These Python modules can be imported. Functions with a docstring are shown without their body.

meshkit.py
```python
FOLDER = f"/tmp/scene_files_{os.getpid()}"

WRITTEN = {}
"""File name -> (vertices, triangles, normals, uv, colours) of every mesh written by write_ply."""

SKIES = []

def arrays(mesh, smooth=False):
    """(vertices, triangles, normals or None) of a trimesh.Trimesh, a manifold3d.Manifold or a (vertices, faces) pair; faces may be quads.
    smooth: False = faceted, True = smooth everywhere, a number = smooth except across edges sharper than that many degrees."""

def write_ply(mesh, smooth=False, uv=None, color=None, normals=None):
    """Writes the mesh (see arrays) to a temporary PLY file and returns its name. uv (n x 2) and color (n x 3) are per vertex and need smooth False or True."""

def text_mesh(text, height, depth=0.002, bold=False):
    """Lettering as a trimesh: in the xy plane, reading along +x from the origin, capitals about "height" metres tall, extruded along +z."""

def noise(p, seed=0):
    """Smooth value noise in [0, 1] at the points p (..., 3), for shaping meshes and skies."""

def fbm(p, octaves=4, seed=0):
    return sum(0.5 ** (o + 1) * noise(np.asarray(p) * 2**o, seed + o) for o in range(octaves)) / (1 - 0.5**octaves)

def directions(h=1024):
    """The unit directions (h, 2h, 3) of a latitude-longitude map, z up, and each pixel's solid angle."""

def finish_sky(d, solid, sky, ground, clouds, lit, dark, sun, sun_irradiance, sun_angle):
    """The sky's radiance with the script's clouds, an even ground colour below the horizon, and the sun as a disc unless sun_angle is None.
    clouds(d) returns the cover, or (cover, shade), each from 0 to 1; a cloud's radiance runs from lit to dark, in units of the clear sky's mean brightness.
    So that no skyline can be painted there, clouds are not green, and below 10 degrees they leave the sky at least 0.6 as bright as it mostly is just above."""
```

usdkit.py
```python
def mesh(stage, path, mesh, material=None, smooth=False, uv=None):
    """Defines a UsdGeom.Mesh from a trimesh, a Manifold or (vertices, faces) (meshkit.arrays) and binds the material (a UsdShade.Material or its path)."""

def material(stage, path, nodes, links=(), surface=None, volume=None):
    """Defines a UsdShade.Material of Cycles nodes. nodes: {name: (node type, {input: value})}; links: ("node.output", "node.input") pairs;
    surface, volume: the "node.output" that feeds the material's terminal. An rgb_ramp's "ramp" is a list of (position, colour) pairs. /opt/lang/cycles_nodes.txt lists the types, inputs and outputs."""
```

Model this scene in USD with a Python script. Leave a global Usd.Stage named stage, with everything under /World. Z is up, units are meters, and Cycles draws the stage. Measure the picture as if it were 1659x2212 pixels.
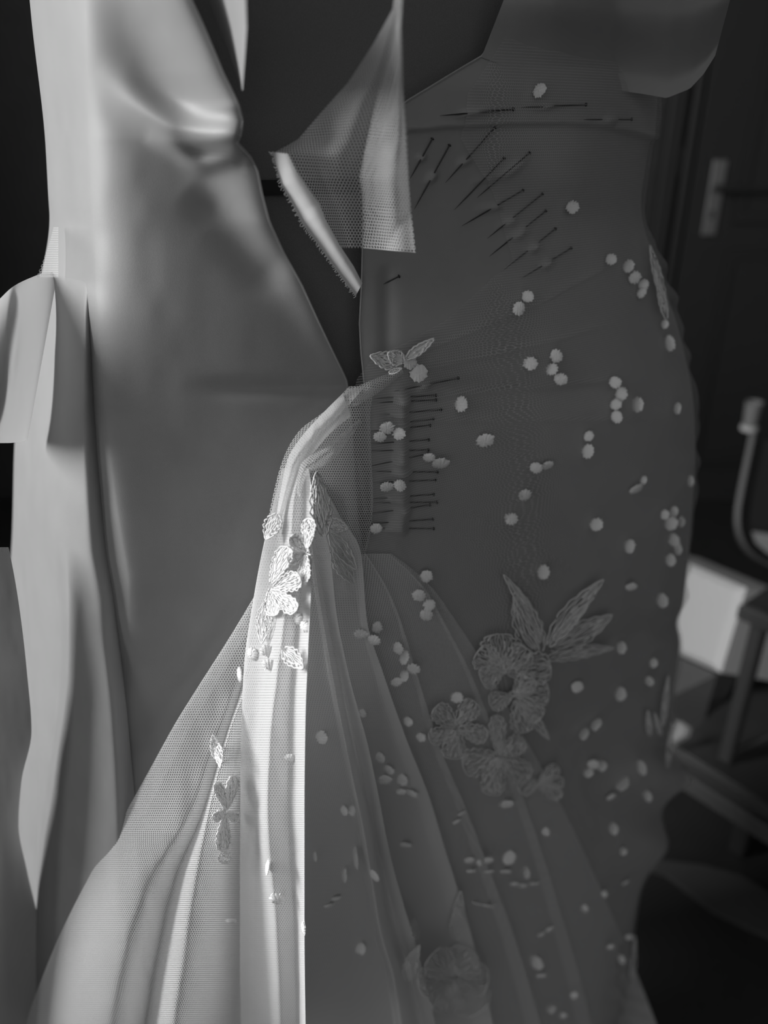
import math, random
import numpy as np
import trimesh
from scipy.interpolate import PchipInterpolator, CubicSpline
from scipy.ndimage import map_coordinates
from scipy.spatial import cKDTree
from shapely.geometry import Polygon, box as sbox
from pxr import Usd, UsdGeom, UsdLux, UsdShade, Gf, Sdf, Vt
import usdkit, meshkit

rng = np.random.default_rng(7)
stage = Usd.Stage.CreateInMemory()
UsdGeom.SetStageUpAxis(stage, UsdGeom.Tokens.z)
UsdGeom.SetStageMetersPerUnit(stage, 1.0)
UsdGeom.Xform.Define(stage, '/World')
UsdGeom.Scope.Define(stage, '/World/Looks')

# ------------------------------------------------------------------ camera
W, H = 1659, 2212
FPX = 1700.0
PITCH = math.radians(26.0)
C = np.array([0.0, -0.465, 1.22])
RV = np.array([1.0, 0, 0]); FV = np.array([0, math.cos(PITCH), -math.sin(PITCH)]); UV = np.array([0, math.sin(PITCH), math.cos(PITCH)])
APERTURE = 24.0
FOCUS = 0.365
cam = UsdGeom.Camera.Define(stage, '/World/camera')
fl = FPX / W * APERTURE
cam.CreateHorizontalApertureAttr(APERTURE); cam.CreateVerticalApertureAttr(APERTURE * H / W)
cam.CreateFocalLengthAttr(fl)
cam.CreateFocusDistanceAttr(FOCUS)
BLUR_INF = 25.0                                   # blur disc of a far point, in pixels
lens_mm = BLUR_INF * FOCUS / FPX * 1000.0
cam.CreateFStopAttr(fl / lens_mm)
cam.CreateClippingRangeAttr(Gf.Vec2f(0.02, 50))
cam.CreateExposureAttr(0.0)
m = Gf.Matrix4d(1)
m.SetRow(0, Gf.Vec4d(*RV, 0)); m.SetRow(1, Gf.Vec4d(*UV, 0)); m.SetRow(2, Gf.Vec4d(*(-FV), 0)); m.SetRow(3, Gf.Vec4d(*C, 1))
cam.AddTransformOp().Set(m)

# ------------------------------------------------------------------ light
dome = UsdLux.DomeLight.Define(stage, '/World/sky_light')
dome.CreateIntensityAttr(0.130); dome.CreateColorAttr(Gf.Vec3f(1, 1, 1))
def opening_light(name, y, z, w, h, power):          # rectangular light set in an opening of wall_left
    r = UsdLux.RectLight.Define(stage, '/World/' + name)
    r.CreateWidthAttr(h); r.CreateHeightAttr(w); r.CreateIntensityAttr(power); r.CreateColorAttr(Gf.Vec3f(1, 1, 1))
    r.AddTranslateOp().Set(Gf.Vec3d(-1.68, y, z)); r.AddRotateYOp().Set(-90)
opening_light('window_daylight', -0.24, 1.80, 0.6, 1.2, 24.5)
opening_light('window_daylight_001', -1.45, 1.60, 0.6, 1.0, 3.2)  # added source, carries fill from behind the camera

# ------------------------------------------------------------------ helpers
def ray(px, py):
    px = np.asarray(px, float)[..., None]; py = np.asarray(py, float)[..., None]
    return FV + (px - W / 2) / FPX * RV - (py - H / 2) / FPX * UV
def project(P):
    d = np.asarray(P) - C
    z = d @ FV
    return W / 2 + FPX * (d @ RV) / z, H / 2 - FPX * (d @ UV) / z, z
def on_z(px, py, z):
    d = ray(px, py); return C + d * ((z - C[2]) / d[..., 2:3])
def on_y(px, py, y):
    d = ray(px, py); return C + d * ((y - C[1]) / d[..., 1:2])
def at_depth(px, py, Z):
    return C + ray(px, py) * np.asarray(Z, float)[..., None]

names = {}
def numbered(path):
    k = names.get(path, 0); names[path] = k + 1
    return path if k == 0 else f'{path}_{k:03d}'
def custom(p, label=None, cat=None, group=None, kind=None):
    for k, v in (('label', label), ('category', cat), ('group', group), ('kind', kind)):
        if v: p.SetCustomDataByKey(k, v)
    return p
def thing(name, label, cat, group=None, loc=None):
    x = UsdGeom.Xform.Define(stage, numbered('/World/' + name))
    if loc is not None: x.AddTranslateOp().Set(Gf.Vec3d(*map(float, loc)))
    return custom(x.GetPrim(), label, cat, group)
ORIG = {}
def obj(name, mesh, mat, parent=None, smooth=30, uv=None, label=None, cat=None, group=None, kind=None, origin=None):
    base = parent.GetPath().pathString if parent else '/World'
    path = numbered(base + '/' + name)
    g = usdkit.mesh(stage, path, mesh, mat, smooth=smooth, uv=uv)
    g.CreateDoubleSidedAttr(True)
    return custom(g.GetPrim(), label, cat, group, kind)
def cat_(ms): return trimesh.util.concatenate([x for x in ms if x is not None])
def grid_mesh(P):
    """P (rows, cols, 3) -> trimesh"""
    r, c = P.shape[:2]
    i = np.arange(r * c).reshape(r, c)
    q = np.stack([i[:-1, :-1], i[1:, :-1], i[1:, 1:], i[:-1, 1:]], -1).reshape(-1, 4)
    f = np.vstack([q[:, [0, 1, 2]], q[:, [0, 2, 3]]])
    return trimesh.Trimesh(P.reshape(-1, 3), f, process=False)
def tube(pts, r, k=5, closed=False):
    pts = np.asarray(pts, float); n = len(pts)
    if closed: t = np.roll(pts, -1, 0) - np.roll(pts, 1, 0)
    else: t = np.gradient(pts, axis=0)
    t /= np.maximum(np.linalg.norm(t, axis=1, keepdims=True), 1e-12)
    ref = np.array([0.31, 0.23, 0.92]) if abs(t[0] @ [0.31, 0.23, 0.92]) < 0.9 else np.array([1.0, 0, 0])
    u = np.cross(t, ref); u /= np.maximum(np.linalg.norm(u, axis=1, keepdims=True), 1e-12)
    v = np.cross(t, u)
    r = np.broadcast_to(np.asarray(r, float), (n,))[:, None, None]
    a = np.linspace(0, 2 * np.pi, k, endpoint=False)
    P = pts[:, None] + r * (np.cos(a)[None, :, None] * u[:, None] + np.sin(a)[None, :, None] * v[:, None])
    idx = np.arange(n * k).reshape(n, k)
    if closed: idx = np.vstack([idx, idx[:1]])
    a0, a1 = idx[:-1], idx[1:]
    b0, b1 = np.roll(a0, -1, 1), np.roll(a1, -1, 1)
    f = np.vstack([np.stack([a0, b0, a1], -1).reshape(-1, 3), np.stack([b0, b1, a1], -1).reshape(-1, 3)])
    V = P.reshape(-1, 3)
    if not closed:
        V = np.vstack([V, pts[:1], pts[-1:]]); e = n * k
        ring0, ring1 = idx[0], idx[-1]
        f = np.vstack([f, np.stack([np.roll(ring0, -1), ring0, np.full(k, e)], -1), np.stack([ring1, np.roll(ring1, -1), np.full(k, e + 1)], -1)])
    return trimesh.Trimesh(V, f, process=False)
def rbox(size, c=0.003):
    """chamfered box centred at the origin"""
    s = np.asarray(size, float) / 2; c = min(c, s.min() * 0.45)
    pts = []
    for sx in (-1, 1):
        for sy in (-1, 1):
            for sz in (-1, 1):
                for k in range(3):
                    p = s - c; p = p.copy(); p[k] = s[k]
                    pts.append(p * [sx, sy, sz])
    return trimesh.Trimesh(np.array(pts)).convex_hull
def place(mesh, loc=(0, 0, 0), rz=0.0):
    m = mesh.copy(); T = trimesh.transformations.rotation_matrix(rz, [0, 0, 1]); T[:3, 3] = loc
    m.apply_transform(T); return m
def smoothstep(x, a, b):
    t = np.clip((np.asarray(x, float) - a) / (b - a), 0, 1); return t * t * (3 - 2 * t)
def poly_dist(px, py, line):
    """distance in pixels to a polyline, and how far along it (0..1)"""
    line = np.asarray(line, float); best = np.full(np.shape(px), 1e9); along = np.zeros(np.shape(px))
    L = np.r_[0, np.cumsum(np.linalg.norm(np.diff(line, axis=0), axis=1))]
    for i in range(len(line) - 1):
        a, b = line[i], line[i + 1]; d = b - a; l2 = d @ d
        t = np.clip(((px - a[0]) * d[0] + (py - a[1]) * d[1]) / l2, 0, 1)
        q = np.hypot(px - a[0] - t * d[0], py - a[1] - t * d[1])
        w = q < best
        best = np.where(w, q, best); along = np.where(w, (L[i] + t * (L[i + 1] - L[i])) / L[-1], along)
    return best, along

# ------------------------------------------------------------------ materials
LK = '/World/Looks/'
def mat(name, nodes, links=(), surface=None): return usdkit.material(stage, LK + name, nodes, links, surface=surface)
def plain(name, col, rough=0.6, metal=0.0, spec=0.4, bump=None, sheen=0.0):
    n = {'p': ('principled_bsdf', {'base_color': (col, col, col), 'roughness': rough, 'metallic': metal, 'specular_ior_level': spec, 'sheen_weight': sheen})}
    l = []
    if bump:
        sc, st, di = bump
        n['tc'] = ('texture_coordinate', {}); n['no'] = ('noise_texture', {'scale': sc, 'detail': 3.0}); n['bu'] = ('bump', {'strength': st, 'distance': di})
        n['ra'] = ('rgb_ramp', {'ramp': [(0.3, (col * 0.9,) * 3), (0.7, (col * 1.06,) * 3)]})
        l = [('tc.object', 'no.vector'), ('no.fac', 'bu.height'), ('bu.normal', 'p.normal'), ('no.fac', 'ra.fac'), ('ra.color', 'p.base_color')]
    return mat(name, n, l, 'p.BSDF')
def cloth(name, col, transl, weave=2600.0, bump=0.12, spec=0.3, rough=0.5):
    """woven cloth: fine weave relief, some light passing through"""
    n = {'tc': ('texture_coordinate', {}), 'no': ('noise_texture', {'scale': weave, 'detail': 2.0}), 'bu': ('bump', {'strength': bump, 'distance': 0.0004}),
         'lo': ('noise_texture', {'scale': 40.0, 'detail': 2.0}), 'ra': ('rgb_ramp', {'ramp': [(0.3, (col * 0.96,) * 3), (0.7, (col * 1.03,) * 3)]}),
         'p': ('principled_bsdf', {'roughness': rough, 'specular_ior_level': spec, 'sheen_weight': 0.25, 'sheen_roughness': 0.4}),
         't': ('translucent_bsdf', {'color': (col, col, col)}), 'm': ('mix_closure', {'fac': transl})}
    l = [('tc.object', 'no.vector'), ('tc.object', 'lo.vector'), ('no.fac', 'bu.height'), ('bu.normal', 'p.normal'), ('lo.fac', 'ra.fac'), ('ra.color', 'p.base_color'),
         ('p.BSDF', 'm.closure1'), ('t.BSDF', 'm.closure2')]
    return mat(name, n, l, 'm.closure')
def net(name, col, thread, transl=0.5, soft=0.0):
    """hexagonal net: threads on the edges of unit hexagons in uv, holes between them"""
    n, l = {}, []
    def M(k, t, a, b=None, c=None):
        ins = {'math_type': t}
        for key, v in (('value1', a), ('value2', b), ('value3', c)):
            if v is None: continue
            if isinstance(v, str): l.append((v, f'{k}.{key}'))
            else: ins[key] = float(v)
        n[k] = ('math', ins); return f'{k}.value'
    n['tc'] = ('texture_coordinate', {}); n['s'] = ('separate_xyz', {}); l.append(('tc.UV', 's.vector'))
    R3 = math.sqrt(3)
    hd = []
    for i, (ox, oy) in enumerate(((0, 0), (0.5, R3 / 2))):
        x = M(f'x{i}', 'subtract', M(f'xa{i}', 'floored_modulo', M(f'xb{i}', 'add', 's.x', ox + 500), 1.0), 0.5)
        y = M(f'y{i}', 'subtract', M(f'ya{i}', 'floored_modulo', M(f'yb{i}', 'add', 's.y', oy + 500 * R3), R3), R3 / 2)
        ax, ay = M(f'ax{i}', 'absolute', x), M(f'ay{i}', 'absolute', y)
        d = M(f'd{i}', 'add', M(f'd1{i}', 'multiply', ax, 0.5), M(f'd2{i}', 'multiply', ay, R3 / 2))
        hd.append(M(f'h{i}', 'maximum', ax, d))
    h = M('h', 'minimum', hd[0], hd[1])
    n['mr'] = ('map_range', {'from_min': 0.5 - thread - 0.05, 'from_max': 0.5 - thread + 0.05, 'to_min': soft, 'to_max': 1.0, 'clamp': True})
    l.append((h, 'mr.value'))
    n['d'] = ('diffuse_bsdf', {'color': (col,) * 3}); n['t'] = ('translucent_bsdf', {'color': (col,) * 3}); n['m'] = ('mix_closure', {'fac': transl})
    n['o'] = ('transparent_bsdf', {}); n['mm'] = ('mix_closure', {})
    l += [('d.BSDF', 'm.closure1'), ('t.BSDF', 'm.closure2'), ('o.BSDF', 'mm.closure1'), ('m.closure', 'mm.closure2'), ('mr.result', 'mm.fac')]
    return mat(name, n, l, 'mm.closure')

M_satin = cloth('satin', 0.285, 0.06)
M_cotton = cloth('cotton_lining', 0.37, 0.05, spec=0.15, rough=0.7)
M_sheer = cloth('soft_tulle_drape', 0.50, 0.35, bump=0.05)
M_form = plain('form_cover', 0.20, 0.85, spec=0.2, bump=(1800, 0.2, 0.0005))
M_tape = plain('black_tape', 0.025, 0.7, bump=(900, 0.15, 0.0004))
M_net = net('net', 0.80, 0.16)
M_net_dense = net('net_dense', 0.93, 0.27, 0.5, 0.45)
M_net_fine = net('net_fine', 0.75, 0.065)
M_net_mid = net('net_mid', 0.92, 0.17, 0.5, 0.12)
M_thread = cloth('embroidery_thread', 0.92, 0.10, bump=0.3)
M_lace = cloth('lace_ground', 0.80, 0.30, bump=0.3)
M_pin = plain('pin_metal', 0.12, 0.45, metal=0.9)
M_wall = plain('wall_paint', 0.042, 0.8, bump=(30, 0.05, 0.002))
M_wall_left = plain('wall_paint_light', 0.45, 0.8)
M_door = plain('door_paint', 0.03, 0.5)
M_floor = plain('dark_floor', 0.03, 0.5, bump=(14, 0.1, 0.002))
M_wood = plain('dark_wood', 0.05, 0.4, bump=(22, 0.1, 0.001))
M_edge = plain('pale_edge', 0.08, 0.5)  # paler tone for the front edges and the nearest leg
M_steel = plain('steel', 0.25, 0.5, metal=1.0)
M_black = plain('black_metal', 0.03, 0.4)
M_cup = plain('pale_cup', 0.24, 0.5)
M_white = plain('plain_white', 0.6, 0.6)  # lit tone of the sun patches; also the foot ring of the cup
M_grey = plain('grey_board', 0.11, 0.7)  # shaded tone below the sun patch; also table rail and switch rocker
M_floor_shape = plain('floor_shape', 0.07, 0.9, bump=(300, 0.3, 0.002))

# ------------------------------------------------------------------ the body of the dress form and gown (rings fitted to the outline)
N_SUP, ROT = 3.2, math.radians(32)
SIL_R = np.array([(1400, -150), (1405, 100), (1412, 215), (1405, 300), (1390, 380), (1385, 440), (1393, 495), (1425, 590), (1452, 670), (1472, 735), (1490, 810), (1500, 880), (1504, 950), (1502, 1010), (1497, 1090), (1490, 1180), (1480, 1270), (1471, 1370), (1462, 1460), (1444, 1560), (1425, 1700), (1402, 1850), (1388, 1990), (1398, 2100), (1410, 2250)], float)
SIL_L = np.array([(40, -150), (62, 0), (85, 150), (94, 250), (98, 330), (105, 420), (108, 500), (85, 620), (48, 800), (30, 955), (26, 1180), (12, 1300), (0, 1400), (-15, 1600), (-15, 1900), (0, 2250)], float)
ZK = np.array([0.20, 0.45, 0.60, 0.70, 0.80, 0.88, 0.95, 1.00, 1.05, 1.10, 1.14, 1.18, 1.22, 1.27, 1.33, 1.45])
YB = np.interp(ZK, [0.2, 0.6, 0.8, 0.95, 1.05, 1.12, 1.20, 1.30, 1.45], [-.19, -.165, -.148, -.143, -.136, -.122, -.108, -.114, -.12])  # most backward y of each ring
A_ = np.full(len(ZK), 0.15); CX = np.full(len(ZK), -0.02)
TH = np.linspace(0, 2 * np.pi, 361)[:-1]
def spow(x, e): return np.sign(x) * np.abs(x) ** e
def make_curves():
    B = np.clip(0.72 * A_, 0.085, 0.2)
    # extent of the rotated superellipse in -y
    ex = []
    for a, b in zip(A_, B):
        lx, ly = a * spow(np.cos(TH), 2 / N_SUP), b * spow(np.sin(TH), 2 / N_SUP)
        ex.append((lx * math.sin(ROT) + ly * math.cos(ROT)).min())
    CY = YB - np.array(ex)
    return [PchipInterpolator(ZK, q, extrapolate=True) for q in (A_, B, CX, CY)]
def ring_pts(th, z, off, cur):
    z = np.asarray(z, float)
    a, b, cx, cy = (c(z) for c in cur)
    lx, ly = (a + off) * spow(np.cos(th), 2 / N_SUP), (b + off) * spow(np.sin(th), 2 / N_SUP)
    return np.stack([cx + lx * math.cos(ROT) - ly * math.sin(ROT), cy + lx * math.sin(ROT) + ly * math.cos(ROT), z + 0 * lx], -1)
CUR = make_curves()
for it in range(14):
    for i, z in enumerate(ZK):
        P = ring_pts(TH, np.full(TH.shape, z), 0.0, CUR)
        px, py, d = project(P)
        ok = d > 0.05
        k, j = np.argmax(np.where(ok, px, -9e9)), np.argmin(np.where(ok, px, 9e9))
        er = np.interp(py[k], SIL_R[:, 1], SIL_R[:, 0]) - px[k]
        el = np.interp(py[j], SIL_L[:, 1], SIL_L[:, 0]) - px[j]
        dr, dl = er * d[k] / FPX, el * d[j] / FPX
        A_[i] += 0.5 * (dr - dl) / 2; CX[i] += 0.5 * (dr + dl) / 2
    A_ = np.clip(A_, 0.09, 0.33)
    CUR = make_curves()
TAB_Z = np.linspace(0.0, 1.7, 681); TAB = [c(np.clip(TAB_Z, ZK[0], ZK[-1])) for c in CUR]
def surf(th, z, off=0.0): return ring_pts(th, z, off, CUR)
def field(P, off=0.0):
    a, b, cx, cy = (np.interp(P[..., 2], TAB_Z, t) for t in TAB)
    x, y = P[..., 0] - cx, P[..., 1] - cy
    lx, ly = x * math.cos(ROT) + y * math.sin(ROT), -x * math.sin(ROT) + y * math.cos(ROT)
    return np.abs(lx / (a + off)) ** N_SUP + np.abs(ly / (b + off)) ** N_SUP - 1, lx / (a + off), ly / (b + off)
def hit_depth(px, py, off=0.0):
    px, py = np.broadcast_arrays(np.asarray(px, float), np.asarray(py, float))
    d = ray(px, py); zs = np.linspace(0.12, 1.1, 99)
    lo = np.full(px.shape, np.nan); bestf = np.full(px.shape, 1e9); bestz = np.full(px.shape, .4)
    for zz in zs:
        f = field(C + d * zz, off)[0]
        new = np.isnan(lo) & (f < 0); lo = np.where(new, zz, lo)
        w = (f < bestf) & np.isnan(lo); bestf = np.where(w, f, bestf); bestz = np.where(w, zz, bestz)
    miss = np.isnan(lo)
    hi = np.where(miss, bestz, lo); lw = hi - 0.01
    for _ in range(22):
        md = (hi + lw) / 2; f = field(C + d * md[..., None], off)[0]
        hi = np.where(f < 0, md, hi); lw = np.where(f < 0, lw, md)
    return np.where(miss, bestz, hi)
GX, GY, GS = np.arange(-320, 1981, 5.0), np.arange(-240, 2441, 5.0), 5.0
ZMAP = hit_depth(*np.meshgrid(GX, GY))
def zb(px, py):
    px, py = np.broadcast_arrays(np.asarray(px, float), np.asarray(py, float))
    return map_coordinates(ZMAP, [(py.ravel() - GY[0]) / GS, (px.ravel() - GX[0]) / GS], order=1, mode='nearest').reshape(px.shape)
def pt(px, py, off=0.0):
    """the point at a pixel, off metres in front of the gown's surface"""
    px, py, off = np.broadcast_arrays(np.asarray(px, float), np.asarray(py, float), np.asarray(off, float))
    return at_depth(px, py, zb(px, py) - off)
def th_of(P):
    f, u, v = field(P); t = np.arctan2(spow(v, N_SUP / 2), spow(u, N_SUP / 2))
    return t
def back_theta(P):            # continuous angle measured so that the back is near -pi/2
    t = th_of(P); return np.where(t > np.pi / 2, t - 2 * np.pi, t)

# ------------------------------------------------------------------ room
BACK_Y = 2.15
def struct(name, mesh, mt, parent=None, **k): return obj(name, mesh, mt, parent, kind=None if parent else 'structure', smooth=30, **k)
struct('floor', place(rbox((5.2, 7.2, 0.1)), (0.9, -1.4, -0.05)), M_floor, label='dark floor of the fitting room', cat='floor')
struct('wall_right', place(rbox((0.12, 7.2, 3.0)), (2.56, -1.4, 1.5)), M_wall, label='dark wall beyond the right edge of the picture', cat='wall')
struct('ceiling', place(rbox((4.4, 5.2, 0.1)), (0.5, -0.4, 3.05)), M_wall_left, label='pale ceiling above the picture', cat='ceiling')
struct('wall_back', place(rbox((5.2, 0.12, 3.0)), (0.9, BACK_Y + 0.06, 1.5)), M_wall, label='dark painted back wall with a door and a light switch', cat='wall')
wl = Polygon([(-2.3, 0), (BACK_Y, 0), (BACK_Y, 3.0), (-2.3, 3.0)], [[(-0.56, 1.18), (0.08, 1.18), (0.08, 2.42), (-0.56, 2.42)], [(-1.77, 1.08), (-1.13, 1.08), (-1.13, 2.12), (-1.77, 2.12)]])  # second opening added for the fill light
wlm = trimesh.creation.extrude_polygon(wl, 0.12, engine='earcut')
wlm.vertices = np.stack([-1.70 + wlm.vertices[:, 2], wlm.vertices[:, 0], wlm.vertices[:, 1]], -1)
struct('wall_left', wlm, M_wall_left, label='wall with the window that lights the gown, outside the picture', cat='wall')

# door: placed where its left edge stands on the back wall
dx = float(on_y(1503, 300, BACK_Y)[0]); zh = float(on_y(1535, 405, BACK_Y)[2])
door = UsdGeom.Xform.Define(stage, '/World/door_1').GetPrim()
custom(door, 'dark panelled door in its frame at the right, with a steel lock plate and lever', 'door', kind='structure')
DW, DH = 0.86, 2.05
obj('door_leaf', place(rbox((DW, 0.05, DH), 0.004), (dx + DW / 2, BACK_Y - 0.005, DH / 2)), M_door, door)
for k, (z0, z1) in enumerate(((0.15, 0.88), (zh - 0.10, 1.93))):
    x0, x1 = dx + 0.135, dx + DW - 0.13
    fr = Polygon([(x0, z0), (x1, z0), (x1, z1), (x0, z1)], [[(x0 + .035, z0 + .035), (x1 - .035, z0 + .035), (x1 - .035, z1 - .035), (x0 + .035, z1 - .035)]])
    g = trimesh.creation.extrude_polygon(fr, 0.014, engine='earcut'); g.vertices = np.stack([g.vertices[:, 0], BACK_Y - 0.03 - g.vertices[:, 2], g.vertices[:, 1]], -1)
    obj('panel_moulding', g, M_black, door)
    obj('door_panel', place(rbox((x1 - x0 - .06, 0.012, z1 - z0 - .06), 0.004), ((x0 + x1) / 2, BACK_Y - 0.033, (z0 + z1) / 2)), M_door, door)
for x, w in ((dx - 0.075, 0.05), (dx - 0.022, 0.03), (dx + DW + 0.06, 0.08)):
    obj('door_frame', place(rbox((w, 0.06, DH + 0.05), 0.006), (x, BACK_Y - 0.012, DH / 2 + .02)), M_door if w != .03 else M_black, door)
hx = float(on_y(1537, 420, BACK_Y)[0]); plate_h = 0.215
pl = obj('lock_plate', place(rbox((0.042, 0.006, plate_h), 0.002), (hx - .002, BACK_Y - 0.034, zh - 0.028)), plain('plate_steel', .5, .4, metal=1.0), door)
obj('keyhole', place(rbox((0.010, 0.006, 0.028), 0.002), (hx - .002, BACK_Y - 0.0362, zh - 0.075)), M_black, door)
obj('lever', cat_([tube([(hx - .004, BACK_Y - .03, zh), (hx - .004, BACK_Y - .085, zh)], .010, 10), tube([(hx - .014, BACK_Y - .085, zh), (hx + .115, BACK_Y - .085, zh)], .0095, 10)]), M_black, door)
sw = on_y(1457, 347, BACK_Y)
swt = thing('light_switch', 'square light switch on the wall left of the door frame', 'switch')
obj('cover', place(rbox((0.080, 0.014, 0.080), 0.004), (sw[0], BACK_Y - .006, sw[2])), plain('switch_plastic', 0.17, 0.35), swt)
obj('rocker', place(rbox((0.040, 0.010, 0.040), 0.003), (sw[0] + .004, BACK_Y - .014, sw[2] - .004)), M_grey, swt)

# dark two-tier table at the right, its edges traced on their own heights
def slab(poly_px, z, t, over=None):
    P = [on_z(x, y, z) for x, y in poly_px]; P = [(p[0], p[1]) for p in P]
    g = trimesh.creation.extrude_polygon(Polygon(P), t, engine='earcut'); g.apply_translation([0, 0, z - t]); return g
ZS, ZT = 0.24, 0.56
c0, c1 = on_z(1447, 1612, ZS)[:2], on_z(1659, 1742, ZS)[:2]
u = (c1 - c0) / np.linalg.norm(c1 - c0); v = np.array([-u[1], u[0]])
ang = math.atan2(u[1], u[0])
TL, TD = 0.42, 0.40
tab = thing('side_table', 'dark two-tier wooden table behind the gown at the right picture edge', 'table')
def tbox(a0, a1, b0, b1, z0, z1, ch=.003):
    c = c0 + u * (a0 + a1) / 2 + v * (b0 + b1) / 2
    return place(rbox((a1 - a0, b1 - b0, z1 - z0), ch), (c[0], c[1], (z0 + z1) / 2), ang)
obj('lower_shelf', tbox(0, TL, 0.004, TD, ZS - .03, ZS), M_wood, tab)
obj('shelf_edge', tbox(0, TL, -.004, 0.004, ZS - .022, ZS + .001), M_edge, tab, label='pale front edge of the lower shelf')
obj('rail', tbox(0.03, TL, 0.0, 0.02, ZS - .075, ZS - .04), M_grey, tab)
t0 = on_z(1601, 1303, ZT)[:2]; da, db = (t0 - c0) @ u, (t0 - c0) @ v
obj('table_top', tbox(da, da + .30, db, db + .36, ZT - .028, ZT - .001), M_wood, tab)
obj('top_edge', tbox(da, da + .30, db - .008, db, ZT - .024, ZT), M_edge, tab, label='pale front edge of the table top')
for a, b in ((da + .012, db + .02), (da + .27, db + .02), (da + .012, db + .32), (da + .27, db + .32)):
    obj('leg', tbox(a, a + .022, b, b + .022, ZS, ZT - .029), M_edge if (a < da + .1 and b < db + .1) else M_wood, tab)
    if b < db + .1 and a < da + .1: obj('brace', tube(np.array([[*(c0 + u * (a + .01) + v * (b + .01)), ZS + .01], [*(c0 + u * (a + .25) + v * (b + .31)), ZT - .06]]), .006, 8), M_wood, tab)
for a, b in ((.10, .10), (TL - .1, .10), (.10, TD - .08), (TL - .1, TD - .08)): obj('foot', tbox(a, a + .03, b, b + .03, 0.0, ZS - .031), M_black, tab)
# sun patch and its shaded surround, put in as white and grey blocks
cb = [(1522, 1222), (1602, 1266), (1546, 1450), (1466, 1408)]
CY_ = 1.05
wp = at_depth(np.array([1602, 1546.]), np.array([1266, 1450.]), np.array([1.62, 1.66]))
sun_patch = thing('sun_patch', 'white block added for a patch of sun behind the gown, right of the hip', 'box')
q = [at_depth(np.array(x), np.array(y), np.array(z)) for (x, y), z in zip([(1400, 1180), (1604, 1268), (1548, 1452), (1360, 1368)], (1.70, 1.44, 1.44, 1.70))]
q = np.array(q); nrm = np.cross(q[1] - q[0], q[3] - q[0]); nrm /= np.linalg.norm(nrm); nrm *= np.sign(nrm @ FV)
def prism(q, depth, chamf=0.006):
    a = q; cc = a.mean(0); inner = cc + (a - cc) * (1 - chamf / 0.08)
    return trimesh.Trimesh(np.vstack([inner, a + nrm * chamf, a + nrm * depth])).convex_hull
obj('patch_body', prism(q, 0.14, .01), M_white, sun_patch, smooth=20)
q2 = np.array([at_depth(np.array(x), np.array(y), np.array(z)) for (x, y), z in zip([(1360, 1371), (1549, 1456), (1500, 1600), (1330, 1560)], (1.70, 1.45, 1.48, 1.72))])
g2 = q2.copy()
shaded_block = thing('shaded_block', 'grey block added for the shaded part of the surface under the sun patch', 'shaded_block')  # shade put into the grey: same surface, below the sunlit part
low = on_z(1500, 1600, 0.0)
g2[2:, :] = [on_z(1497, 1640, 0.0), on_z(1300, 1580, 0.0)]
obj('shaded_block_body', trimesh.Trimesh(np.vstack([q2[:2], q2[:2] + nrm * .05, g2[2:], g2[2:] + np.array([0, .06, 0])])).convex_hull, M_grey, shaded_block, smooth=20)
pq = np.array([at_depth(np.array(x), np.array(y), np.array(1.36)) for x, y in [(1458, 1556), (1482, 1572), (1478, 1590), (1440, 1612), (1436, 1604)]])  # second patch of sun, put in as a small white solid
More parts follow.
